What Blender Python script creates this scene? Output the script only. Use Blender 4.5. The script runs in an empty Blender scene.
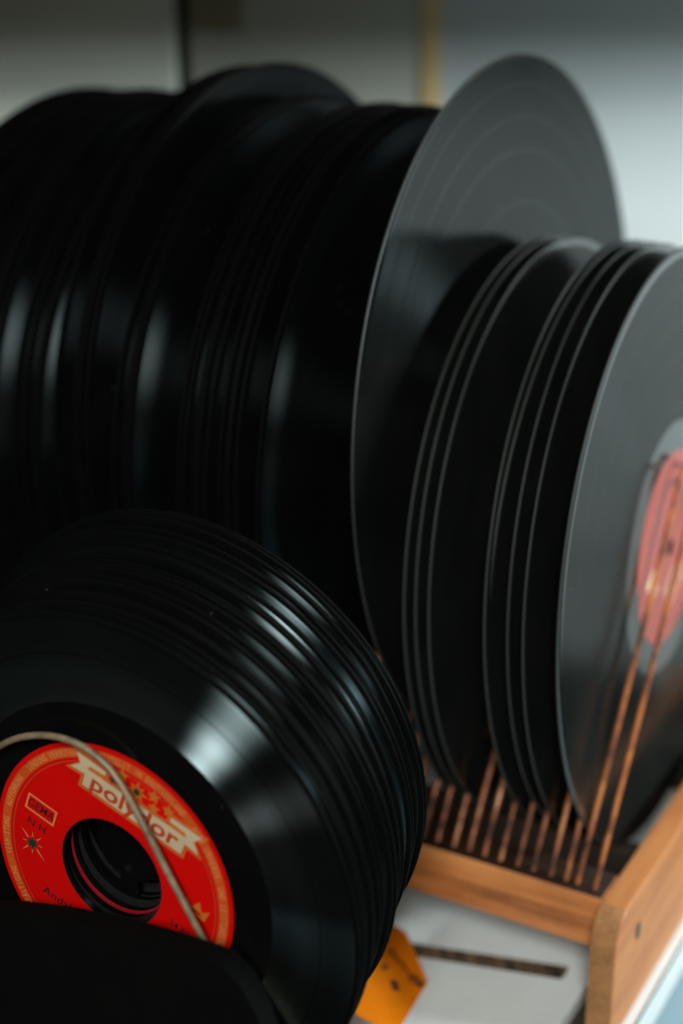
import bpy, bmesh, math, random
from mathutils import Vector, Matrix
random.seed(7)
S = 0.001                      # every length below is in millimetres
R_ = math.radians
scene = bpy.context.scene
col = scene.collection

# ------------------------------------------------------------------ helpers
def link(name, me, parent=None, mats=()):
    o = bpy.data.objects.new(name, me)
    col.objects.link(o)
    if me is not None:
        for m in mats:
            me.materials.append(m)
    if parent is not None:
        o.parent = parent
    return o

def tag(o, label=None, cat=None, group=None, kind=None):
    if label: o['label'] = label
    if cat: o['category'] = cat
    if group: o['group'] = group
    if kind: o['kind'] = kind
    return o

def empty(name, loc=(0, 0, 0), rot=(0, 0, 0)):
    o = bpy.data.objects.new(name, None)
    col.objects.link(o)
    o.location = Vector(loc) * S
    o.rotation_euler = rot
    o.empty_display_size = 0.02
    return o

def finish(bm, name, parent=None, mats=(), smooth=True, angle=35):
    bmesh.ops.recalc_face_normals(bm, faces=bm.faces)
    me = bpy.data.meshes.new(name)
    bm.to_mesh(me)
    bm.free()
    if smooth:
        for p in me.polygons:
            p.use_smooth = True
        try:
            me.set_sharp_from_angle(angle=R_(angle))
        except Exception:
            pass
    return link(name, me, parent, mats)

def prism(bm, pts, h0, h1, axis, bevel=0.0, mi=0):
    """Extrude a 2D outline between h0 and h1. axis 'z': pts are (x, y); axis 'x': pts are (y, z); axis 'y': pts are (x, z)."""
    def P(a, b, h):
        v = (a, b, h) if axis == 'z' else ((h, a, b) if axis == 'x' else (a, h, b))
        return Vector(v) * S
    v0 = [bm.verts.new(P(a, b, h0)) for a, b in pts]
    v1 = [bm.verts.new(P(a, b, h1)) for a, b in pts]
    n = len(pts)
    fs = [bm.faces.new(v0), bm.faces.new(v1)]
    for i in range(n):
        fs.append(bm.faces.new((v0[i], v0[(i + 1) % n], v1[(i + 1) % n], v1[i])))
    for f in fs:
        f.material_index = mi
    bmesh.ops.recalc_face_normals(bm, faces=fs)
    if bevel:
        ed = set()
        for f in fs[:2]:
            ed.update(f.edges)
        for e in fs[2].edges:
            pass
        ver = [e for f in fs[2:] for e in f.edges if e not in ed and e.calc_face_angle(0) > 0.6]
        bmesh.ops.bevel(bm, geom=list(ed | set(ver)), offset=bevel * S, segments=3, affect='EDGES', profile=0.6)
    return fs

def box(bm, x0, x1, y0, y1, z0, z1, bevel=0.0, mi=0):
    return prism(bm, [(x0, y0), (x1, y0), (x1, y1), (x0, y1)], z0, z1, 'z', bevel, mi)

def tube(bm, pts, rad, seg=12, mi=0, jitter=0.0):
    pts = [Vector(p) * S for p in pts]
    rings = []
    n = len(pts)
    up = Vector((0.13, 0.9, 0.37)).normalized()
    for i, p in enumerate(pts):
        t = (pts[min(i + 1, n - 1)] - pts[max(i - 1, 0)]).normalized()
        a = t.cross(up).normalized()
        b = t.cross(a).normalized()
        r = rad * S * (1 + random.uniform(-jitter, jitter))
        rings.append([bm.verts.new(p + (a * math.cos(k * 2 * math.pi / seg) + b * math.sin(k * 2 * math.pi / seg)) * r) for k in range(seg)])
    for i in range(n - 1):
        for k in range(seg):
            f = bm.faces.new((rings[i][k], rings[i][(k + 1) % seg], rings[i + 1][(k + 1) % seg], rings[i + 1][k]))
            f.material_index = mi
    for r in (rings[0], rings[-1]):
        bm.faces.new(r).material_index = mi

def smooth_path(pts, n=8):
    """Catmull-Rom through the points."""
    out = []
    P = [Vector(p) for p in pts]
    P = [P[0] * 2 - P[1]] + P + [P[-1] * 2 - P[-2]]
    for i in range(1, len(P) - 2):
        for k in range(n):
            t = k / n
            a, b, c, d = P[i - 1], P[i], P[i + 1], P[i + 2]
            out.append(0.5 * ((2 * b) + (c - a) * t + (2 * a - 5 * b + 4 * c - d) * t * t + (3 * b - a - 3 * c + d) * t ** 3))
    out.append(P[-2])
    return out

# ------------------------------------------------------------------ materials
class NT:
    def __init__(self, name):
        self.m = bpy.data.materials.new(name)
        self.m.use_nodes = True
        self.t = self.m.node_tree
        self.b = self.t.nodes['Principled BSDF']
    def n(self, typ, **kw):
        nd = self.t.nodes.new(typ)
        for k, v in kw.items():
            if k.startswith('i_'):
                nd.inputs[k[2:].replace('_', ' ')].default_value = v
            else:
                setattr(nd, k, v)
        return nd
    def l(self, a, b):
        self.t.links.new(a, b)
    def math(self, op, a, b=None, c=None):
        nd = self.n('ShaderNodeMath', operation=op)
        for i, v in enumerate((a, b, c)):
            if v is None: continue
            if isinstance(v, (int, float)): nd.inputs[i].default_value = v
            else: self.l(v, nd.inputs[i])
        return nd.outputs[0]
    def ramp(self, fac, stops, interp='LINEAR'):
        nd = self.n('ShaderNodeValToRGB')
        cr = nd.color_ramp
        cr.interpolation = interp
        while len(cr.elements) < len(stops):
            cr.elements.new(0.5)
        for e, (p, c) in zip(cr.elements, stops):
            e.position = p
            e.color = c if len(c) == 4 else (*c, 1)
        self.l(fac, nd.inputs[0])
        return nd.outputs[0]
    def noise(self, vec, scale, detail=4, rough=0.55, dim='3D'):
        nd = self.n('ShaderNodeTexNoise', noise_dimensions=dim)
        nd.inputs['Scale'].default_value = scale
        nd.inputs['Detail'].default_value = detail
        nd.inputs['Roughness'].default_value = rough
        if dim == '1D':
            self.l(vec, nd.inputs['W'])
        elif vec is not None:
            self.l(vec, nd.inputs['Vector'])
        return nd.outputs['Fac']
    def set(self, **kw):
        for k, v in kw.items():
            self.b.inputs[k.replace('_', ' ')].default_value = v
    def bump(self, h, strength, dist):
        nd = self.n('ShaderNodeBump')
        nd.inputs['Strength'].default_value = strength
        nd.inputs['Distance'].default_value = dist
        self.l(h, nd.inputs['Height'])
        self.l(nd.outputs[0], self.b.inputs['Normal'])

def simple(name, c, rough=0.6, var=0.12, scale=60, **kw):
    t = NT(name)
    tc = t.n('ShaderNodeTexCoord')
    f = t.noise(tc.outputs['Object'], scale, 5)
    lo = tuple(x * (1 - var) for x in c)
    hi = tuple(min(1, x * (1 + var)) for x in c)
    t.l(t.ramp(f, [(0.3, lo), (0.7, hi)]), t.b.inputs['Base Color'])
    t.set(Roughness=rough, **kw)
    return t.m

def vinyl(name, r_groove0, r_groove1, r_rim, base=0.006, streak=0.10, coat=0.6, rim=0.02, rim_gloss=0.01, lobe=0.052, reach=0.62, dust=1.0, vary=0.0, smooth=1.0, fade=0.0, fade_in=1.0, fade_out=0.45, gaps=0.75):
    """Pressed record. Lands between the grooves mirror the room; the groove walls scatter light along the radius only
    (a narrow, very anisotropic lobe); smooth run-in, run-out and track gaps; dust and hairline scuffs; a duller moulded rim."""
    t = NT(name)
    t.t.nodes.remove(t.b)
    out = t.t.nodes['Material Output']
    tc = t.n('ShaderNodeTexCoord')
    sep = t.n('ShaderNodeSeparateXYZ')
    t.l(tc.outputs['Object'], sep.inputs[0])
    rad = t.math('SQRT', t.math('ADD', t.math('MULTIPLY', sep.outputs[0], sep.outputs[0]), t.math('MULTIPLY', sep.outputs[1], sep.outputs[1])))
    mm = t.math('MULTIPLY', rad, 1000.0)
    oi = t.n('ShaderNodeObjectInfo')
    off = t.math('MULTIPLY_ADD', oi.outputs['Random'], 900.0, mm)
    zone = t.math('MULTIPLY', t.math('GREATER_THAN', mm, r_groove0), t.math('LESS_THAN', mm, r_groove1))
    vor = t.n('ShaderNodeTexVoronoi', voronoi_dimensions='1D', feature='DISTANCE_TO_EDGE')
    vor.inputs['Scale'].default_value = 0.062
    t.l(off, vor.inputs['W'])
    gap = t.math('GREATER_THAN', vor.outputs['Distance'], 0.016)
    zone = t.math('MULTIPLY', zone, t.math('MULTIPLY_ADD', gap, gaps, 1.0 - gaps))
    fine = t.noise(off, 1.6, 4, 0.8, '1D')
    coarse = t.noise(off, 0.09, 2, 0.5, '1D')
    rimz = t.math('GREATER_THAN', mm, r_rim)
    notrim = t.math('SUBTRACT', 1.0, rimz)
    # body colour with dust and smears
    v2 = t.n('ShaderNodeTexVoronoi', feature='F1')
    v2.inputs['Scale'].default_value = 210.0
    t.l(tc.outputs['Object'], v2.inputs['Vector'])
    big = t.noise(tc.outputs['Object'], 45.0, 3)
    speck = t.math('LESS_THAN', v2.outputs['Distance'], t.math('MULTIPLY', t.math('SUBTRACT', big, 0.50), 0.42 * dust))
    smear = t.noise(tc.outputs['Object'], 22.0, 6, 0.65)
    basec = t.ramp(smear, [(0.35, (base * .75, base * .85, base * .78)), (0.75, (base * 1.5, base * 1.55, base * 1.4))])
    mc = t.n('ShaderNodeMix', data_type='RGBA')
    t.l(speck, mc.inputs[0]); t.l(basec, mc.inputs[6]); mc.inputs[7].default_value = (0.13, 0.135, 0.125, 1)
    mr = t.n('ShaderNodeMix', data_type='RGBA')
    t.l(rimz, mr.inputs[0]); t.l(mc.outputs[2], mr.inputs[6]); mr.inputs[7].default_value = (rim, rim * 1.02, rim * .93, 1)
    dif = t.n('ShaderNodeBsdfDiffuse')
    t.l(mr.outputs[2], dif.inputs['Color'])
    # groove walls
    al = math.sqrt(lobe * reach)
    gr = t.n('ShaderNodeBsdfAnisotropic', distribution='BECKMANN')
    gr.inputs['Color'].default_value = (0.80, 0.97, 1.0, 1)  # bluish tint of the window light put into the groove colour
    gr.inputs['Roughness'].default_value = math.sqrt(al)
    gr.inputs['Anisotropy'].default_value = 1 - lobe / al
    tan = t.n('ShaderNodeTangent', direction_type='RADIAL', axis='Z')
    t.l(tan.outputs[0], gr.inputs['Tangent'])
    fs = t.math('MULTIPLY', t.math('MULTIPLY', zone, notrim), streak)
    fs = t.math('MULTIPLY', fs, t.math('MULTIPLY_ADD', fine, 0.9, t.math('MULTIPLY_ADD', coarse, 0.8, 0.15)))
    if fade:      # scales groove scatter with radius to limit the highlight's extent
        fd = t.n('ShaderNodeMapRange', interpolation_type='SMOOTHSTEP')
        fd.inputs['From Min'].default_value = fade - 6; fd.inputs['From Max'].default_value = fade + 6
        fd.inputs['To Min'].default_value = fade_in; fd.inputs['To Max'].default_value = fade_out
        t.l(mm, fd.inputs['Value'])
        fs = t.math('MULTIPLY', fs, fd.outputs[0])
    if vary:      # some pressings are duller than others
        rr = t.math('POWER', oi.outputs['Random'], 2.0)
        fs = t.math('MULTIPLY', fs, t.math('MULTIPLY_ADD', rr, 1.3 * vary, 1.0 - vary))
    mx = t.n('ShaderNodeMixShader')
    t.l(fs, mx.inputs[0]); t.l(dif.outputs[0], mx.inputs[1]); t.l(gr.outputs[0], mx.inputs[2])
    # mirror-like lands; the moulded rim is duller
    gl = t.n('ShaderNodeBsdfAnisotropic', distribution='BECKMANN')
    wip = t.noise(tc.outputs['Object'], 60.0, 5, 0.7)
    rg = t.math('MULTIPLY_ADD', wip, 0.16, 0.10)
    rg = t.math('MULTIPLY_ADD', rimz, 0.28, rg)
    t.l(rg, gl.inputs['Roughness'])
    fr = t.n('ShaderNodeFresnel'); fr.inputs['IOR'].default_value = 1.5
    fc = t.math('MULTIPLY', fr.outputs[0], t.math('ADD', t.math('MULTIPLY', notrim, t.math('MULTIPLY', t.math('MULTIPLY_ADD', zone, coat - smooth, smooth), t.math('MULTIPLY_ADD', fine, 0.5, 0.75))), t.math('MULTIPLY', rimz, rim_gloss)))
    m3 = t.n('ShaderNodeMixShader')
    t.l(fc, m3.inputs[0]); t.l(mx.outputs[0], m3.inputs[1]); t.l(gl.outputs[0], m3.inputs[2])
    t.l(m3.outputs[0], out.inputs['Surface'])
    return t.m

def wood(name, c_dark, c_mid, c_light, along='y', scale=1.0, rough=0.5, speck=False):
    t = NT(name)
    tc = t.n('ShaderNodeTexCoord')
    mp = t.n('ShaderNodeMapping')
    st = [90 * scale, 90 * scale, 90 * scale]
    st['xyz'.index(along)] = 7 * scale
    mp.inputs['Scale'].default_value = st
    t.l(tc.outputs['Object'], mp.inputs['Vector'])
    g = t.noise(mp.outputs[0], 1.0, 6, 0.6)
    mp2 = t.n('ShaderNodeMapping')
    st2 = [420, 420, 420]
    st2['xyz'.index(along)] = 14
    mp2.inputs['Scale'].default_value = st2
    t.l(tc.outputs['Object'], mp2.inputs['Vector'])
    fib = t.noise(mp2.outputs[0], 1.0, 4, 0.7)
    big = t.noise(tc.outputs['Object'], 26, 4)
    f = t.math('ADD', t.math('MULTIPLY', g, 0.55), t.math('MULTIPLY', big, 0.25))
    f = t.math('MULTIPLY_ADD', fib, 0.22, f)
    c = t.ramp(f, [(0.40, c_dark), (0.5, c_mid), (0.60, c_light)])
    t.l(c, t.b.inputs['Base Color'])
    t.set(Roughness=rough)
    t.bump(fib, 0.35, 0.0004)
    return t.m

M = {}
M['vinyl7'] = vinyl('black_vinyl_single', 58.5, 85.8, 87.1, base=0.003, rim=0.004, streak=0.62, coat=0.30, smooth=0.42, rim_gloss=0.08, fade=74.0, fade_out=0.35, reach=0.54, lobe=0.045)
M['vinyl7b'] = vinyl('black_vinyl_single_varied', 58.5, 85.8, 87.1, base=0.003, rim=0.003, streak=0.50, coat=0.34, smooth=0.7, rim_gloss=0.10, vary=0.96, reach=0.5)
M['vinyl10'] = vinyl('black_shellac', 55.0, 123.5, 126.3, base=0.010, streak=0.001, coat=0.48, smooth=1.4, rim=0.04, rim_gloss=0.3, gaps=0.15)
M['vinyl12'] = vinyl('black_vinyl_long', 58.0, 147.0, 149.5, base=0.003, rim=0.003, streak=0.010, coat=0.20, smooth=0.5, rim_gloss=0.10, lobe=0.10, reach=1.6, vary=0.6)
M['vinyl12s'] = vinyl('black_vinyl_long_glossy', 58.0, 147.0, 149.5, base=0.003, rim=0.003, streak=0.055, coat=0.20, smooth=0.5, rim_gloss=0.10, lobe=0.13, reach=1.6, fade=138.0, fade_in=0.06, fade_out=1.0)
M['vinyl12p'] = vinyl('black_vinyl_long_worn', 58.0, 147.0, 149.4, base=0.006, rim=0.03, streak=0.004, coat=0.46, smooth=1.0, rim_gloss=0.7, reach=1.6)
M['paper'] = simple('plain_label_paper', (0.30, 0.03, 0.02), 0.5)
M['black_paper'] = simple('black_label_paper', (0.010, 0.010, 0.010), 0.5)
M['red'] = simple('red_label_paper', (0.66, 0.003, 0.002), 0.45, 0.06, 40, Specular_IOR_Level=0.15)
M['darkred'] = simple('dark_red_label_paper', (0.30, 0.006, 0.012), 0.5)
M['orange'] = simple('orange_print', (0.62, 0.14, 0.018), 0.5, 0.1)
M['orange_band'] = simple('orange_red_print', (0.60, 0.075, 0.008), 0.5, 0.1)
M['peach'] = simple('peach_print', (0.75, 0.22, 0.07), 0.5, 0.1)
M['cream'] = simple('cream_print', (0.62, 0.46, 0.28), 0.5, 0.1)
M['ink'] = simple('dark_ink', (0.03, 0.008, 0.008), 0.5, 0.2)
M['green_ink'] = simple('dark_green_ink', (0.02, 0.03, 0.014), 0.5, 0.2)
M['letter_red'] = simple('red_lettering', (0.50, 0.05, 0.015), 0.5, 0.1)
M['pink'] = simple('faded_red_label_paper', (0.38, 0.060, 0.042), 0.35, 0.15, 30)
M['pale_print'] = simple('pale_print', (0.75, 0.5, 0.33), 0.5, 0.1)
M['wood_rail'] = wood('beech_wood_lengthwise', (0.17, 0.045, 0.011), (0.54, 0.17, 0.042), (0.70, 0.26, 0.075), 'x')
M['wood_dark'] = wood('dark_brown_wood', (0.006, 0.003, 0.0015), (0.018, 0.008, 0.0035), (0.035, 0.016, 0.007), 'x')  # darker brown for the rail tops and support rails
M['wood_end'] = wood('beech_wood_board', (0.36, 0.11, 0.026), (0.50, 0.165, 0.042), (0.58, 0.21, 0.06), 'y')
M['black_board'] = simple('black_painted_board', (0.0016, 0.0017, 0.0012), 0.9, 0.25, Specular_IOR_Level=0.08)
M['white'] = simple('white_laminate', (0.72, 0.73, 0.71), 0.45, 0.05, 25)
M['shelf_shade'] = simple('shelf_painted_shade', (0.035, 0.028, 0.022), 0.7)  # dark colour stands in for shade on the white shelf in the gap
M['sheet'] = simple('white_card', (0.79, 0.80, 0.77), 0.55, 0.06, 30)
M['floor'] = simple('pale_blue_surface', (0.31, 0.43, 0.48), 0.5, 0.04, 12)
M['tag'] = simple('orange_card', (0.82, 0.195, 0.0), 0.7, 0.10, 70, Specular_IOR_Level=0.1)
M['wall_light'] = simple('white_painted_wall', (0.52, 0.535, 0.53), 0.75, 0.03, 6)
M['reflector_ledge'] = simple('grey_reflector', (0.36, 0.37, 0.35), 0.7, 0.05, 10)
M['wall_grey'] = simple('grey_painted_panel', (0.74, 0.73, 0.62), 0.6, 0.05, 8)
M['wall_dim'] = simple('grey_green_panel', (0.46, 0.44, 0.37), 0.6, 0.06, 8)
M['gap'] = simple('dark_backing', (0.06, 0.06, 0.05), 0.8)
M['batten'] = wood('yellow_pine', (0.66, 0.44, 0.20), (0.76, 0.53, 0.26), (0.82, 0.60, 0.32), 'z')
M['beige'] = simple('beige_wood', (0.26, 0.22, 0.13), 0.6)

t = NT('corrugated_cardboard')
tc = t.n('ShaderNodeTexCoord')
mp = t.n('ShaderNodeMapping'); mp.inputs['Scale'].default_value = (260, 40, 300)
t.l(tc.outputs['Object'], mp.inputs['Vector'])
vv = t.noise(mp.outputs[0], 1.0, 3, 0.6)
t.l(t.ramp(vv, [(0.36, (0.03, 0.018, 0.010)), (0.5, (0.13, 0.072, 0.036)), (0.66, (0.22, 0.13, 0.07))]), t.b.inputs['Base Color'])
t.set(Roughness=0.85)
M['cardboard'] = t.m

t = NT('end_grain')
tc = t.n('ShaderNodeTexCoord')
a = t.noise(tc.outputs['Object'], 900, 3, 0.7)
b = t.noise(tc.outputs['Object'], 70, 4)
f = t.math('ADD', t.math('MULTIPLY', a, 0.55), t.math('MULTIPLY', b, 0.45))
t.l(t.ramp(f, [(0.36, (0.27, 0.105, 0.034)), (0.52, (0.44, 0.19, 0.066)), (0.66, (0.54, 0.265, 0.105))]), t.b.inputs['Base Color'])
t.set(Roughness=0.8); t.bump(a, 0.5, 0.0005)
M['end_grain'] = t.m

t = NT('rusty_copper_wire')
tc = t.n('ShaderNodeTexCoord')
a = t.noise(tc.outputs['Object'], 75, 6, 0.6)
t.l(t.ramp(a, [(0.36, (0.06, 0.016, 0.005)), (0.5, (0.29, 0.064, 0.008)), (0.64, (0.50, 0.145, 0.020))]), t.b.inputs['Base Color'])
t.l(t.ramp(a, [(0.3, (0.65, 0.65, 0.65)), (0.6, (0.32, 0.32, 0.32))]), t.b.inputs['Roughness'])
t.set(Metallic=0.0, Specular_IOR_Level=0.35); t.bump(a, 0.4, 0.0004)
M['copper'] = t.m

t = NT('dull_grey_wire')
tc = t.n('ShaderNodeTexCoord')
a = t.noise(tc.outputs['Object'], 120, 5, 0.65)
t.l(t.ramp(a, [(0.3, (0.13, 0.082, 0.048)), (0.5, (0.30, 0.205, 0.125)), (0.7, (0.42, 0.31, 0.20))]), t.b.inputs['Base Color'])
t.set(Metallic=0.3, Roughness=0.5); t.bump(a, 0.3, 0.0004)
M['steel'] = t.m

# ------------------------------------------------------------------ record meshes (local: disc in XY, axis Z, face +Z)
def lathe(bm, prof, seg=160, mi_fn=None, close=True):
    rings = []
    for r, z in prof:
        rings.append([bm.verts.new((r * S * math.cos(2 * math.pi * k / seg), r * S * math.sin(2 * math.pi * k / seg), z * S)) for k in range(seg)])
    n = len(prof)
    for i in range(n if close else n - 1):
        j = (i + 1) % n
        mi = mi_fn(i) if mi_fn else 0
        for k in range(seg):
            f = bm.faces.new((rings[i][k], rings[i][(k + 1) % seg], rings[j][(k + 1) % seg], rings[j][k]))
            f.material_index = mi

def disc_mesh(name, R, t, rl, rh, mats, label_faces=True):
    """t: thickness in the grooves; a raised label land and a rounded, slightly thicker lip like a real pressing."""
    h = t / 2
    top = [(rh, h + .22), (rl - 1, h + .22), (rl + .4, h + .12), (rl + 2.2, h), (R - 3.0, h), (R - 1.8, h + .04), (R - .6, h * .72), (R - .12, h * .5), (R, h * .25)]
    prof = top + [(r, -z) for r, z in reversed(top)]
    bm = bmesh.new()
    lab = {0, len(prof) - 2} if label_faces else set()
    lathe(bm, prof, 160, lambda i: 1 if i in lab else 0)
    bmesh.ops.recalc_face_normals(bm, faces=bm.faces)
    me = bpy.data.meshes.new(name)
    bm.to_mesh(me); bm.free()
    for p in me.polygons: p.use_smooth = True
    me.set_sharp_from_angle(angle=R_(50))
    for m in mats: me.materials.append(m)
    return me

ME7 = disc_mesh('seven_inch_disc', 87.5, 1.5, 45.5, 19.0, (M['vinyl7'], M['darkred']))
ME7B = disc_mesh('seven_inch_disc_black_label', 87.5, 1.5, 45.5, 19.0, (M['vinyl7b'], M['black_paper']))
ME10 = disc_mesh('ten_inch_disc', 127.0, 1.35, 42.5, 3.7, (M['vinyl10'], M['paper']))
ME12P = disc_mesh('twelve_inch_disc_worn', 150.0, 1.4, 50.5, 3.7, (M['vinyl12p'], M['paper']))
ME12S = disc_mesh('twelve_inch_disc_glossy', 150.0, 1.4, 50.5, 3.7, (M['vinyl12s'], M['paper']))
ME12 = disc_mesh('twelve_inch_disc', 150.0, 1.4, 50.5, 3.7, (M['vinyl12'], M['paper']))

# ------------------------------------------------------------------ text and flat print, as real ink layers on the label
def text_polys(body, size, bold=0.0, spacing=1.0, shear=0.0):
    cu = bpy.data.curves.new('lettering', 'FONT')
    cu.body = body; cu.size = size; cu.space_character = spacing; cu.shear = shear
    cu.align_x = 'CENTER'; cu.align_y = 'CENTER'; cu.offset = bold; cu.resolution_u = 3
    ob = bpy.data.objects.new('lettering', cu)
    col.objects.link(ob)
    dg = bpy.context.evaluated_depsgraph_get()
    me = bpy.data.meshes.new_from_object(ob.evaluated_get(dg))
    V = [v.co.copy() for v in me.vertices]
    F = [list(p.vertices) for p in me.polygons]
    bpy.data.objects.remove(ob); bpy.data.curves.remove(cu); bpy.data.meshes.remove(me)
    return V, F

def put(bm, V, F, mat2d, z, mi):
    vs = [bm.verts.new(Vector((*(mat2d @ Vector((v[0], v[1], 1)))[:2], z)) * S) for v in V]
    for f in F:
        try:
            bm.faces.new([vs[i] for i in f]).material_index = mi
        except ValueError:
            pass

def m2(x, y, rot=0.0, sx=1.0, sy=1.0):
    c, s = math.cos(rot), math.sin(rot)
    return Matrix(((c * sx, -s * sy, x), (s * sx, c * sy, y), (0, 0, 1)))

def text(bm, body, x, y, size, z, mi, rot=0.0, sx=1.0, bold=0.0, spacing=1.0, sy=1.0):
    V, F = text_polys(body, size, bold, spacing)
    put(bm, V, F, m2(x, y, rot, sx, sy), z, mi)

def poly(bm, pts, z, mi, M2=None):
    M2 = M2 or m2(0, 0)
    put(bm, [Vector((a, b, 0)) for a, b in pts], [list(range(len(pts)))], M2, z, mi)

def star(bm, x, y, r1, r0, n, z, mi, rot=0.0):
    c = [(x, y)]
    pts = []
    for k in range(2 * n):
        a = rot + math.pi / 2 + k * math.pi / n
        r = (r1[k // 2 % len(r1)] if isinstance(r1, (list, tuple)) else r1) if k % 2 == 0 else r0
        pts.append((x + r * math.cos(a), y + r * math.sin(a)))
    V = [Vector((x, y, 0))] + [Vector((a, b, 0)) for a, b in pts]
    F = [[0, 1 + k, 1 + (k + 1) % (2 * n)] for k in range(2 * n)]
    put(bm, V, F, m2(0, 0), z, mi)

def ring(bm, r0, r1, z, mi, seg=128):
    a = [bm.verts.new(Vector((r0 * math.cos(2 * math.pi * k / seg), r0 * math.sin(2 * math.pi * k / seg), z)) * S) for k in range(seg)]
    b = [bm.verts.new(Vector((r1 * math.cos(2 * math.pi * k / seg), r1 * math.sin(2 * math.pi * k / seg), z)) * S) for k in range(seg)]
    for k in range(seg):
        bm.faces.new((a[k], b[k], b[(k + 1) % seg], a[(k + 1) % seg])).material_index = mi

def frame(bm, x0, x1, y0, y1, w, z, mi):
    for a, b, c, d in ((x0, x1, y0, y0 + w), (x0, x1, y1 - w, y1), (x0, x0 + w, y0 + w, y1 - w), (x1 - w, x1, y0 + w, y1 - w)):
        poly(bm, [(a, c), (b, c), (b, d), (a, d)], z, mi)

def label_front(parent):
    """Red label ring with all its print; local frame = label upright, on the disc's +Z face."""
    bm = bmesh.new()
    z0 = 0.75 + 0.22
    # paper ring with a little thickness
    lathe(bm, [(19.3, z0 - .02), (19.3, z0 + .06), (44.9, z0 + .06), (45.1, z0 - .02)], 160, lambda i: 0)
    RED, ORA, PEA, CRE, INK, GRN, LRD = range(7)
    za, zb, zc, zd = z0 + .085, z0 + .11, z0 + .135, z0 + .16
    ring(bm, 40.0, 43.4, za, 7)
    ring(bm, 38.6, 38.95, za, LRD)
    txt = "UNERLAUBTE VERVIELFÄLTIGUNG · VERMIETUNG · AUFFÜHRUNG · SENDUNG VERBOTEN · HERGESTELLT IN DEUTSCHLAND · ALLE URHEBER- UND LEISTUNGSSCHUTZRECHTE VORBEHALTEN · KEIN VERLEIH · KEINE "
    n = len(txt)
    for i, ch in enumerate(txt):
        if ch == ' ': continue
        th = R_(270) - (i + 0.5) * 2 * math.pi / n
        text(bm, ch, 41.6 * math.cos(th), 41.6 * math.sin(th), 3.1, zb, PEA, th - math.pi / 2, sx=0.62, bold=0.06)
    # rights box, letters, star on the left
    frame(bm, -35.8, -24.0, 1.6, 7.9, 0.65, zb, PEA)
    text(bm, "GEMA", -29.9, 4.7, 4.2, zb, INK, 0, sx=0.95, bold=0.05)
    text(bm, "N H", -29.8, -2.4, 4.3, zb, INK, 0, sx=1.0, bold=0.03)
    star(bm, -29.4, -10.2, [4.6, 6.6, 4.2, 5.8, 4.4, 7.4, 4.2, 5.4], 1.1, 8, zb, PEA, 0.25)
    star(bm, -29.4, -10.2, 3.0, 1.35, 8, zc, GRN, 0.25)
    # ribbon with the maker's name
    def rib(grow, z, mi):
        g = grow
        arc = lambda x: 0.0
        poly(bm, [(-18.9 - g, 24.4 - g), (19.6 + g, 24.4 - g), (19.6 + g, 31.2 + g), (-18.9 - g, 31.2 + g)], z, mi)
        poly(bm, [(-24.6 - 1.3 * g, 28.2 - g), (-12.2 + g, 29.4 - g), (-12.2 + g, 34.6 + g), (-24.0 - 1.6 * g, 34.8 + g), (-21.4 - .4 * g, 31.6)], z - .006, mi)
        poly(bm, [(25.0 + 1.3 * g, 28.2 - g), (12.6 - g, 29.4 - g), (12.6 - g, 34.6 + g), (24.6 + 1.6 * g, 34.8 + g), (22.0 + .4 * g, 31.6)], z - .006, mi)
    rib(1.15, zb, ORA)
    rib(0.35, zb + .015, LRD)
    rib(0.0, zb + .03, CRE)
    poly(bm, [(-18.9, 31.2), (-12.2, 31.2), (-12.2, 33.0), (-18.0, 32.6)], zb + .045, ORA)
    poly(bm, [(19.6, 31.2), (12.6, 31.2), (12.6, 33.0), (18.6, 32.6)], zb + .045, ORA)
    V, F = text_polys("polydor", 8.4, 0.2, 1.02)
    wd = max(v.x for v in V) - min(v.x for v in V)
    put(bm, V, F, m2(0.35, 27.7, 0, 33.5 / wd, 0.98), zb + .05, LRD)
    # stars over the ribbon
    for sx_, sy_, r in ((-6.9, 37.3, 2.5), (-9.0, 33.6, 1.9), (5.2, 37.4, 2.5), (6.4, 33.4, 2.3), (11.2, 35.9, 2.4)):
        star(bm, sx_, sy_, r, r * .48, 5, zb + .055, ORA if r > 2 else GRN, 0.2)
    star(bm, -0.6, 35.0, [4.4, 3.6], 1.7, 8, zb + .055, ORA, 0.1)
    star(bm, -0.6, 35.0, 2.2, 0.9, 8, zb + .07, GRN, 0.1)
    # titles and number, mostly behind the front board
    text(bm, "Andalusia", -11.0, -24.6, 4.6, zb, INK, 0, sx=1.0, bold=0.06, spacing=1.1)
    text(bm, "24 601", 28.6, -2.2, 3.6, zb, INK, 0, bold=0.04)
    poly(bm, [(26.9, 6.6), (34.4, 6.6), (35.0, 11.2), (32.6, 9.0), (30.8, 12.2), (28.8, 9.0), (26.2, 11.2)], zb, ORA)
    poly(bm, [(28.4, 7.6), (33.0, 7.6), (32.2, 8.6), (29.0, 8.6)], zc, RED)
    me = bpy.data.meshes.new('label')
    bm.to_mesh(me); bm.free()
    o = link('label', me, parent, [M[k] for k in ('red', 'orange', 'peach', 'cream', 'ink', 'green_ink', 'letter_red', 'orange_band')])
    return o

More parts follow.
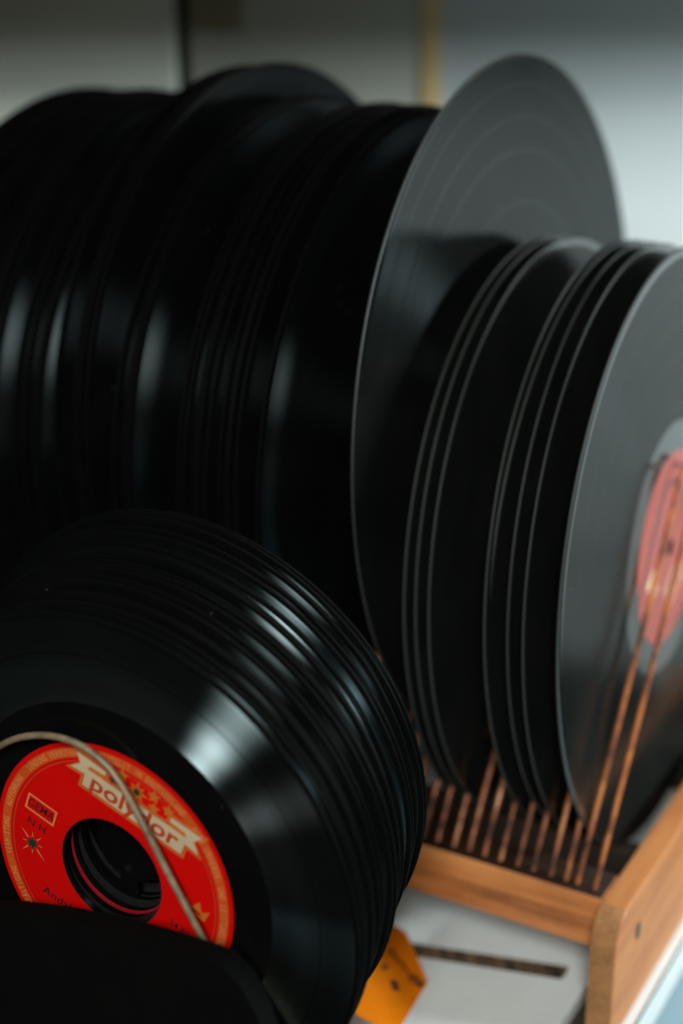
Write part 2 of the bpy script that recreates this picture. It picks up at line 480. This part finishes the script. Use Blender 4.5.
def label_ten(parent):
    bm = bmesh.new()
    z0 = 0.675 + 0.22
    lathe(bm, [(3.9, z0 - .02), (3.9, z0 + .05), (41.8, z0 + .05), (42.0, z0 - .02)], 128)
    za = z0 + .08
    poly(bm, [(-30, -4), (-20, -4), (-20, 8), (-30, 8)], za, 1)
    for k in range(4):
        poly(bm, [(-14, -14 - 4 * k), (18 - 3 * k, -14 - 4 * k), (18 - 3 * k, -12.6 - 4 * k), (-14, -12.6 - 4 * k)], za, 1)
    me = bpy.data.meshes.new('label')
    bm.to_mesh(me); bm.free()
    return link('label', me, parent, [M['pink'], M['pale_print']])

# ------------------------------------------------------------------ placing
ROT_RACK = R_(-30)                        # rack frame: x = along the row (towards the window), y = across it, away from the viewer
RN = Matrix.Rotation(ROT_RACK, 3, 'Z')
def rack_pt(n, d, z): return RN @ Vector((n, d, z))

def record_matrix(center, normal, roll=0.0):
    z = Vector(normal).normalized()
    x = Vector((0, 0, 1)).cross(z).normalized()
    y = z.cross(x)
    m = Matrix((x, y, z)).transposed() @ Matrix.Rotation(roll, 3, 'Z')
    m = m.to_4x4(); m.translation = Vector(center) * S
    return m

ORD = ['first', 'second', 'third', 'fourth', 'fifth', 'sixth', 'seventh', 'eighth', 'ninth', 'tenth', 'eleventh', 'twelfth', 'thirteenth', 'fourteenth', 'fifteenth', 'sixteenth', 'seventeenth', 'eighteenth', 'nineteenth', 'twentieth']

# =========================================================== big record rack
Z_RAIL, Z_SUP = 55.5, 40.0
LEAN = 0.035                               # the comb of loops leans a little to the left with the records
rack = empty('record_rack', rack_pt(-146, 563, 0), (0, 0, ROT_RACK))
tag(rack, 'wooden record rack with a comb of rusty copper wire loops holding the large records', 'record rack')
def rk(n, d): return (n + 146, d - 563)
def board_outline():
    p = [(-123, 0), (123, 0)]
    for k in range(9):
        a = k / 8 * math.pi / 2
        p.append((123 - 13 + 13 * math.cos(a), 56 - 13 + 13 * math.sin(a)))
    for k in range(9):
        a = math.pi / 2 + k / 8 * math.pi / 2
        p.append((-123 + 13 + 13 * math.cos(a), 56 - 13 + 13 * math.sin(a)))
    return p
for x0, x1 in ((0.0, 10.4), (-340.4, -330.0)):
    bm = bmesh.new()
    prism(bm, board_outline(), x0, x1, 'x', 0.9)
    for f in bm.faces:
        c = f.calc_center_median() / S
        if abs(c.y) > 105 and abs(f.normal.x) < 0.5 and f.normal.z < 0.97:
            f.material_index = 1
    # screw holes: a dark countersink cut as a small recessed cup
    eb = finish(bm, 'end_board', rack, (M['wood_end'], M['end_grain']))
    for dy in (466 - 563, 660 - 563):
        bm = bmesh.new()
        s = 1 if x0 >= 0 else -1
        xf = (x1 if s > 0 else x0) + s * 0.05
        seg = 20
        prof = [(2.9, 0.25), (2.3, 0.1), (1.9, -0.0)]
        rings = [[bm.verts.new(Vector((xf + s * h, dy + r * math.cos(2 * math.pi * k / seg), 37 + 1.25 * r * math.sin(2 * math.pi * k / seg))) * S) for k in range(seg)] for r, h in prof]
        for i in range(2):
            for k in range(seg):
                bm.faces.new((rings[i][k], rings[i][(k + 1) % seg], rings[i + 1][(k + 1) % seg], rings[i + 1][k]))
        bm.faces.new(rings[-1])
        finish(bm, 'screw_hole', eb, (M['gap'],))
for d0, d1 in ((452, 472), (654, 674)):
    bm = bmesh.new()
    y0, y1 = d0 - 563, d1 - 563
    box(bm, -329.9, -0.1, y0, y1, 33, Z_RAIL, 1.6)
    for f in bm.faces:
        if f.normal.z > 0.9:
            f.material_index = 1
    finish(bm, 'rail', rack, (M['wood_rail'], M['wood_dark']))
for dc in (518, 608):
    bm = bmesh.new()
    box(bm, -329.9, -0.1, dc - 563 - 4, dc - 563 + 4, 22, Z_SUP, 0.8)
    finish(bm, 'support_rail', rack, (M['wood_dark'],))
# wire loops
def loop_pts(seed):
    rnd = random.Random(seed)
    a = [(-95, 40), (-95, Z_RAIL)]
    apex = 197 + rnd.uniform(-3, 3)
    h = apex - 14
    path = [(-106.5, 42), (-105.5, 54), (-60, 54 + (h - 54) * .5), (-15, h), (-6, apex - 3.5), (3, apex), (12, apex - 3.5), (21, h), (60, 54 + (h - 54) * .5), (105.5, 54), (106.5, 42)]
    return path
for k in range(-1, 45):
    n0 = -156.0 - 7.0 * k
    bm = bmesh.new()
    jit = random.uniform(-.35, .35)
    ln = 0.015 if k > 0 else 0.0
    if k <= 0: n0 -= 2.4; jit = 0
    pts = [(n0 + 146 - ln * (z - Z_RAIL) + jit, y, z) for y, z in loop_pts(k)]
    tube(bm, smooth_path(pts, 6), 1.12, 10, 0, 0.03)
    finish(bm, 'wire_loop', rack, (M['copper'],))

def bottom_n(k): return -159.5 - 7.0 * k

def place(name, me, center, normal, roll, label, cat, group):
    o = bpy.data.objects.new(name, me)
    col.objects.link(o)
    o.matrix_world = record_matrix(center, normal, roll)
    return tag(o, label, cat, group)

def rack_record(name, me, R, k, lean, d, zc, label, group, dyaw=0.0):
    n = bottom_n(k) - math.sin(lean) * R
    nrm = RN @ (Matrix.Rotation(dyaw, 3, 'Z') @ Vector((math.cos(lean), 0, math.sin(lean))))
    return place(name, me, rack_pt(n, d, zc), nrm, random.uniform(0, 6.28), label, 'record', group)

# ------- the ten-inch stack at the right
G10 = 'ten-inch records in the right half of the rack'
tens = [  # slot, lean in degrees, d, dz
    (0, 2.0, 563, 0.0), (1.8, 2.0, 562, 0), (2.75, 2.1, 564, 0), (3.83, 2.4, 562, 0), (4.3, 1.0, 565, 0), (7.18, 2.0, 562, 0.0), (8.0, 2.1, 563, 0), (8.72, 2.0, 563, 0)]
LAB10 = ['ten-inch black record with a faded red label behind the two tall copper loops',
         'ten-inch record directly behind the one with the faded red label',
         'ten-inch record third from the rack end board, close behind the second',
         'ten-inch record fourth from the rack end board, before the narrow pair',
         'ten-inch record fifth from the rack end board, leaning with its top to the right',
         'ten-inch record left of the widest gap in the ten-inch stack, third from its left end',
         'ten-inch record second from the left end of the ten-inch stack',
         'ten-inch record at the left end of its stack, next to the tall grey-faced record']
for i, (k, ln, d, dz) in enumerate(tens):
    o = rack_record('ten_inch_record', ME10, 127, k, R_(ln), d, 160.0 + dz, LAB10[i], G10)
    if i == 0:
        o.matrix_world = record_matrix(rack_pt(bottom_n(k) - math.sin(R_(ln)) * 127, d, 160.0), RN @ Vector((math.cos(R_(ln)), 0, math.sin(R_(ln)))), 0.5)
        label_ten(o)

# ------- the tall twelve-inch record standing proud
rack_record('twelve_inch_record', ME12P, 150, 11, R_(2.0), 576, 210, 'tall twelve-inch record standing proud of the row, its grooved face shining grey', 'twelve-inch records in the left half of the rack')

# ------- the dark row of twelve-inch records
bundles = [
    ([16, 17, 17.3, 18, 18.35, 19, 19.4, 20, 20.35, 21], 0, 'the bundle left of the tall record'),
    ([24, 24.35, 25, 25.3], 2, 'the narrow bundle right of the hump'),
    ([27, 27.3, 28, 28.35, 29], 16, 'the raised hump'),
    ([31, 31.35, 32, 32.3], 3, 'the bundle left of the hump'),
    ([34, 34.4, 35, 35.3, 36, 36.35, 37, 38, 38.3, 39, 40, 40.35, 41, 42, 42.3, 43], 3, 'the far left bundle')]
for ks, dz, where in bundles:
    for j, k in enumerate(ks):
        lab = 'twelve-inch record, %s from the right in %s' % (ORD[j], where)
        rack_record('twelve_inch_record', ME12S if j == 0 and k != 27 else ME12, 150, k, R_(2.0 + random.uniform(-.1, .1)), 563 + random.uniform(-3, 3), 188 + dz + random.uniform(-1, 1.5), lab, 'twelve-inch records in the left half of the rack', R_(random.uniform(-.2, .2)))

# =========================================================== seven-inch rack and stack
N7 = Vector((-0.471, -0.881, 0)).normalized()
E1 = Vector((0.882, -0.471, 0)).normalized()
C7 = Vector((-71.6, 384.8, 120.5))
ROT7 = math.atan2(E1.y, E1.x)
rack7 = empty('singles_rack', (C7.x, C7.y, 0), (0, 0, ROT7))     # local x = along the front board, local y = away from the viewer
tag(rack7, 'small black rack with a bent grey wire holding the stack of seven-inch records', 'record rack')
bm = bmesh.new()
top = lambda u: 119.0 - (u - 48) ** 2 / 600.0
pts = [(-118, 0), (72, 0), (72, 70), (70, 92), (66, 105), (60.5, 114)]
pts += [(u, top(u)) for u in range(54, -119, -6)]
prism(bm, pts, -22, -14, 'y', 0.3)
finish(bm, 'front_board', rack7, (M['black_board'],))
bm = bmesh.new(); box(bm, -44, 24, 84, 92, 0, 50, 1.0)
finish(bm, 'back_board', rack7, (M['black_board'],))
for x in (-36, 20):
    bm = bmesh.new(); box(bm, x - 4, x + 4, -13.9, 83.9, 14, 37.0, .6)
    finish(bm, 'rail', rack7, (M['black_board'],))
bm = bmesh.new()
w = [(-76, 30), (-70, 60), (-63, 100), (-51, 140), (-43, 152.5), (-35.3, 159.0), (-27.7, 163.7), (-18.8, 166.9), (-10.3, 168.0), (-1.8, 166.9), (5.4, 163.3), (9.9, 159.2), (13.9, 153.5), (20.6, 142.5), (28.9, 128.5), (39.0, 112.0), (49.1, 95.5), (66, 68), (80, 45), (80, 30)]
tube(bm, smooth_path([(u, -7.5, z) for u, z in w], 6), 1.05, 12, 0, 0.02)
finish(bm, 'wire_loop', rack7, (M['steel'],))
for y0 in (8.0, 74.0):
    pass

G7 = 'seven-inch records in the small rack'
N = 20
ys = [0, 4.0, 6.6, 10.2, 13.0, 17.4, 19.8, 23.6, 26.0, 30.6, 33.0, 36.6, 41.0, 43.6, 48.2, 51.0, 54.4, 57.4, 61.6, 65.0]
LAB7 = {0: 'seven-inch single with a bright red printed label at the front of the stack',
        1: 'seven-inch record just behind the red-labelled one, with a plain black label',
        19: 'rearmost seven-inch record, whose thin lit rim outlines the small stack'}
for i, y in enumerate(ys):
    f = i / (N - 1)
    xo = -10 * f + (random.uniform(-1.6, 1.6) if 0 < i < N - 1 else 0)
    zo = 14 * f + (random.uniform(-1.2, 1.2) if 0 < i < N - 1 else 0)
    lean = R_(2.0 + 5.0 * f + (random.uniform(-.55, .55) if 0 < i < N - 1 else 0))
    yaw = R_(random.uniform(-.9, .9) if i else 0)
    c = C7 + E1 * xo - N7 * y + Vector((0, 0, zo))
    nrm = Matrix.Rotation(yaw, 3, 'Z') @ (N7 * math.cos(lean) - Vector((0, 0, 1)) * math.sin(lean))
    lab = LAB7.get(i)
    if lab is None:
        lab = 'black seven-inch record, %s from the front of the small stack' % ORD[i] if i < 11 else 'black seven-inch record, %s from the back of the small stack' % ORD[N - 1 - i]
    o = place('seven_inch_record', ME7 if i in (0, 2) else ME7B, c, nrm, 0 if i == 0 else random.uniform(0, 6), lab, 'record', G7)
    if i == 0:
        lo = label_front(o)
        lo.rotation_euler = (0, 0, R_(-22))
    if i == 3:      # plastic centre piece pressed in the hole, three arms
        bm = bmesh.new()
        pp = []
        for k in range(60):
            a = 2 * math.pi * k / 60
            pp.append((12.5 * math.cos(a), 12.5 * math.sin(a)))
        prism(bm, pp, -0.7, 0.7, 'z', 0.3)
        for k in range(3):
            a = R_(-97 + 120 * k)
            cx, sx = math.cos(a), math.sin(a)
            q = [(10, -3.0), (19.0, -4.2), (19.0, 4.2), (10, 3.0)]
            prism(bm, [(u * cx - v * sx, u * sx + v * cx) for u, v in q], -0.6, 0.6, 'z', 0.2)
        ce = finish(bm, 'centre_piece', o, (M['vinyl7'],))
        o.matrix_world = record_matrix(c, nrm, 0)

# =========================================================== price tag under the small stack
bm = bmesh.new()
prism(bm, [(-10.8, 22), (0, -0.4), (-13.3, -33.9), (-31, -32.7), (-36, -12), (-32, 12), (-22, 24)], -0.4, 0.0, 'z', 0.0, 0)
def stroke(pts, w=0.55):
    sp = smooth_path([(a, b, 0) for a, b in pts], 5)
    for p, q in zip(sp[:-1], sp[1:]):
        d = (q - p)
        if d.length < 1e-6: continue
        e = Vector((-d.y, d.x, 0)).normalized() * w
        bm.faces.new([bm.verts.new(Vector((v.x, v.y, 0.06)) * S) for v in (p + e, q + e, q - e, p - e)]).material_index = 1
def scrib(L, w=.5):     # a along the writing, b up from its base line
    stroke([(-18.5 + .77 * a + .64 * b, 7.0 - .64 * a + .77 * b) for a, b in L], w)
scrib([(0, 0), (1, 3), (2.5, -.5), (3.5, 2), (5, -.5), (6, 2), (7.2, 0), (8.2, 2.4), (9.5, -.4), (11, 1.8), (12.5, 0)], .42)
scrib([(13, -1), (15, 3.2), (17, -.6), (14, -1), (16, 3.6)], .55)
scrib([(17.5, -1), (18, 4), (19.6, 0), (18.2, 1)], .5)
scrib([(4, -8), (5.5, -6), (5, -9.5), (7, -8)], .42)
scrib([(11, -11), (13.2, -8), (12.4, -12), (15, -9), (14.2, -13), (16.2, -10.6)], .55)
o = finish(bm, 'price_tag', None, (M['tag'], M['ink']), smooth=False)
o.matrix_world = Matrix(((0.8903, 0.0683, 0.4501, 34.9 * S), (0.0, 0.9887, -0.1500, 480.6 * S), (-0.4553, 0.1336, 0.8803, 6.5 * S), (0, 0, 0, 1)))
tag(o, 'orange card tag with dark handwriting propped up behind the small stack', 'tag')

# =========================================================== white card with a slot, shelf, floor
bm = bmesh.new()
def rkp(n, d):
    v = rack_pt(n, d, 0); return (v.x, v.y)
def card_outline():
    p = [(-520, 720), (-154.5, 720), (-154.0, 446)]
    for a in (15, 35, 55, 75):
        p.append((-166 + 12 * math.cos(R_(-a)), 440 + 12 * math.sin(R_(-a))))
    p += [(-167, 420), (-200, 350), (-240, 310), (-520, 310)]
    return p
outer = [rkp(*q) for q in card_outline()]
slot = [rkp(*q) for q in [(-300, 424.0), (-164.2, 462.2), (-163.8, 466.8), (-164.6, 471.4), (-300, 432.5)]]
v_out = [bm.verts.new(Vector((x, y, 6)) * S) for x, y in outer]
v_in = [bm.verts.new(Vector((x, y, 6)) * S) for x, y in slot]
eo = [bm.edges.new((v_out[i], v_out[(i + 1) % len(v_out)])) for i in range(len(v_out))]
ei = [bm.edges.new((v_in[i], v_in[(i + 1) % len(v_in)])) for i in range(len(v_in))]
bmesh.ops.triangle_fill(bm, edges=eo + ei, use_beauty=True)
for ring_, mi in ((v_out, 0), (v_in, 1)):
    low = [bm.verts.new(v.co - Vector((0, 0, 5.9 * S))) for v in ring_]
    m = len(ring_)
    for i in range(m):
        bm.faces.new((ring_[i], ring_[(i + 1) % m], low[(i + 1) % m], low[i])).material_index = mi
    if mi == 1:
        pass
bmesh.ops.recalc_face_normals(bm, faces=bm.faces)
o = finish(bm, 'white_card', None, (M['sheet'], M['cardboard']), smooth=False)
tag(o, 'white cardboard sheet with a long brown slot lying under both racks', 'cardboard sheet')
bm = bmesh.new()
prism(bm, [rkp(*q) for q in [(-164.6, 462.5), (-164.2, 466.8), (-165.0, 471.0), (-299, 432.1), (-299, 424.5)]], 0.3, 5.3, 'z')
c = finish(bm, 'slot_core', o, (M['cardboard'],), smooth=False)

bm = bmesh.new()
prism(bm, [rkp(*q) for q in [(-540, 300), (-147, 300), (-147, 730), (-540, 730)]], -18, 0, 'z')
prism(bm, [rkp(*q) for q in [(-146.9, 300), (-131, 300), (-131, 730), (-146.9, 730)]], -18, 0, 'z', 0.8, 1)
o = finish(bm, 'shelf', None, (M['shelf_shade'], M['white'])); tag(o, kind='structure')
bm = bmesh.new()
box(bm, 60, 1500, 100, 600, -52, -46)
o = finish(bm, 'floor', None, (M['floor'],), smooth=False); tag(o, kind='structure')

bm = bmesh.new()
box(bm, 66, 1500, 770, 929, -52, -40, 1.0)  # unseen ledge added for the front ten-inch record to reflect
o = finish(bm, 'reflector_ledge', None, (M['reflector_ledge'],)); tag(o, kind='structure')

# =========================================================== wall behind
YW = 930
bm = bmesh.new(); box(bm, 62.5, 1800, YW, YW + 20, -46, 1000, 0)
o = finish(bm, 'wall', None, (M['wall_light'],), smooth=False); tag(o, kind='structure')
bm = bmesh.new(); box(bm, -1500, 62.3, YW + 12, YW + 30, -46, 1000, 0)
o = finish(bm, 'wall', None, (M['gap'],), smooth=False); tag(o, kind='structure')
bm = bmesh.new(); box(bm, -94, 49, YW, YW + 11.9, 60, 1000, 2)
o = finish(bm, 'wall_panel', None, (M['wall_dim'],)); tag(o, kind='structure')
bm = bmesh.new(); box(bm, -520, -103, YW - 12, YW + 11.9, 292, 1000, 2)
o = finish(bm, 'wall_panel', None, (M['wall_grey'],)); tag(o, kind='structure')
bm = bmesh.new(); box(bm, 49.2, 62.3, YW - 1.5, YW + 11.8, -46, 1000, 0.8)
o = finish(bm, 'wall_batten', None, (M['batten'],))
tag(o, 'narrow yellow wooden batten standing upright on the wall behind the records', 'batten')
bm = bmesh.new(); box(bm, -92, -60, YW - 8, YW - 0.2, 366, 391, 2)
o = finish(bm, 'wall_bracket', None, (M['beige'],))
tag(o, 'blurred beige wooden bracket at the top of the dark gap in the wall', 'bracket')

bm = bmesh.new(); box(bm, -700, 900, YW - 230, YW - 0.3, 392, 410, 1.5)  # unseen board added above the frame to shade the upper wall
o = finish(bm, 'shade_board', None, (M['wall_dim'],)); tag(o, kind='structure')

# =========================================================== light
w = bpy.data.worlds.new('World'); scene.world = w; w.use_nodes = True
bg = w.node_tree.nodes['Background']
bg.inputs[0].default_value = (0.75, 0.95, 0.90, 1); bg.inputs[1].default_value = 0.009

def area(name, loc, target, sx, sy, power, color, spread=180):
    li = bpy.data.lights.new(name, 'AREA')
    li.shape = 'RECTANGLE'; li.size = sx * S; li.size_y = sy * S
    li.energy = power; li.color = color; li.spread = R_(spread)
    o = bpy.data.objects.new(name, li); col.objects.link(o)
    o.location = Vector(loc) * S
    d = (Vector(target) - Vector(loc)).normalized()
    o.rotation_euler = d.to_track_quat('-Z', 'Y').to_euler()
    return o
T = Vector((20, 480, 130))
l = Vector((-0.085, -0.815, 0.574))
KEY = True; SIDE = True
if KEY: area('window_light', T + l * 1500, T, 300, 420, 18.5, (0.92, 1.0, 0.98))
if KEY: area('second_window_light', T + Vector((0.11, -0.97, 0.12)) * 1500, T, 220, 260, 0.6, (1.0, 0.98, 0.92))
if SIDE: area('side_window_light', (850, 450, 455), (300, 760, 150), 260, 70, 9.5, (0.82, 0.96, 1.0))

# =========================================================== camera
cam = bpy.data.cameras.new('camera')
co = bpy.data.objects.new('camera', cam); col.objects.link(co)
co.location = (0, 0, 372 * S)
co.rotation_euler = (R_(90 - 19), 0, 0)
cam.sensor_fit = 'VERTICAL'; cam.sensor_height = 36; cam.sensor_width = 24; cam.lens = 50
cam.clip_start = 0.01; cam.clip_end = 50
cam.dof.use_dof = True
cam.dof.focus_distance = 0.463
cam.dof.aperture_fstop = 4.0
scene.camera = co

scene.view_settings.view_transform = 'Standard'
scene.view_settings.look = 'None'
scene.view_settings.exposure = 0.0
scene.view_settings.gamma = 1.0
scene.cycles.use_denoising = True
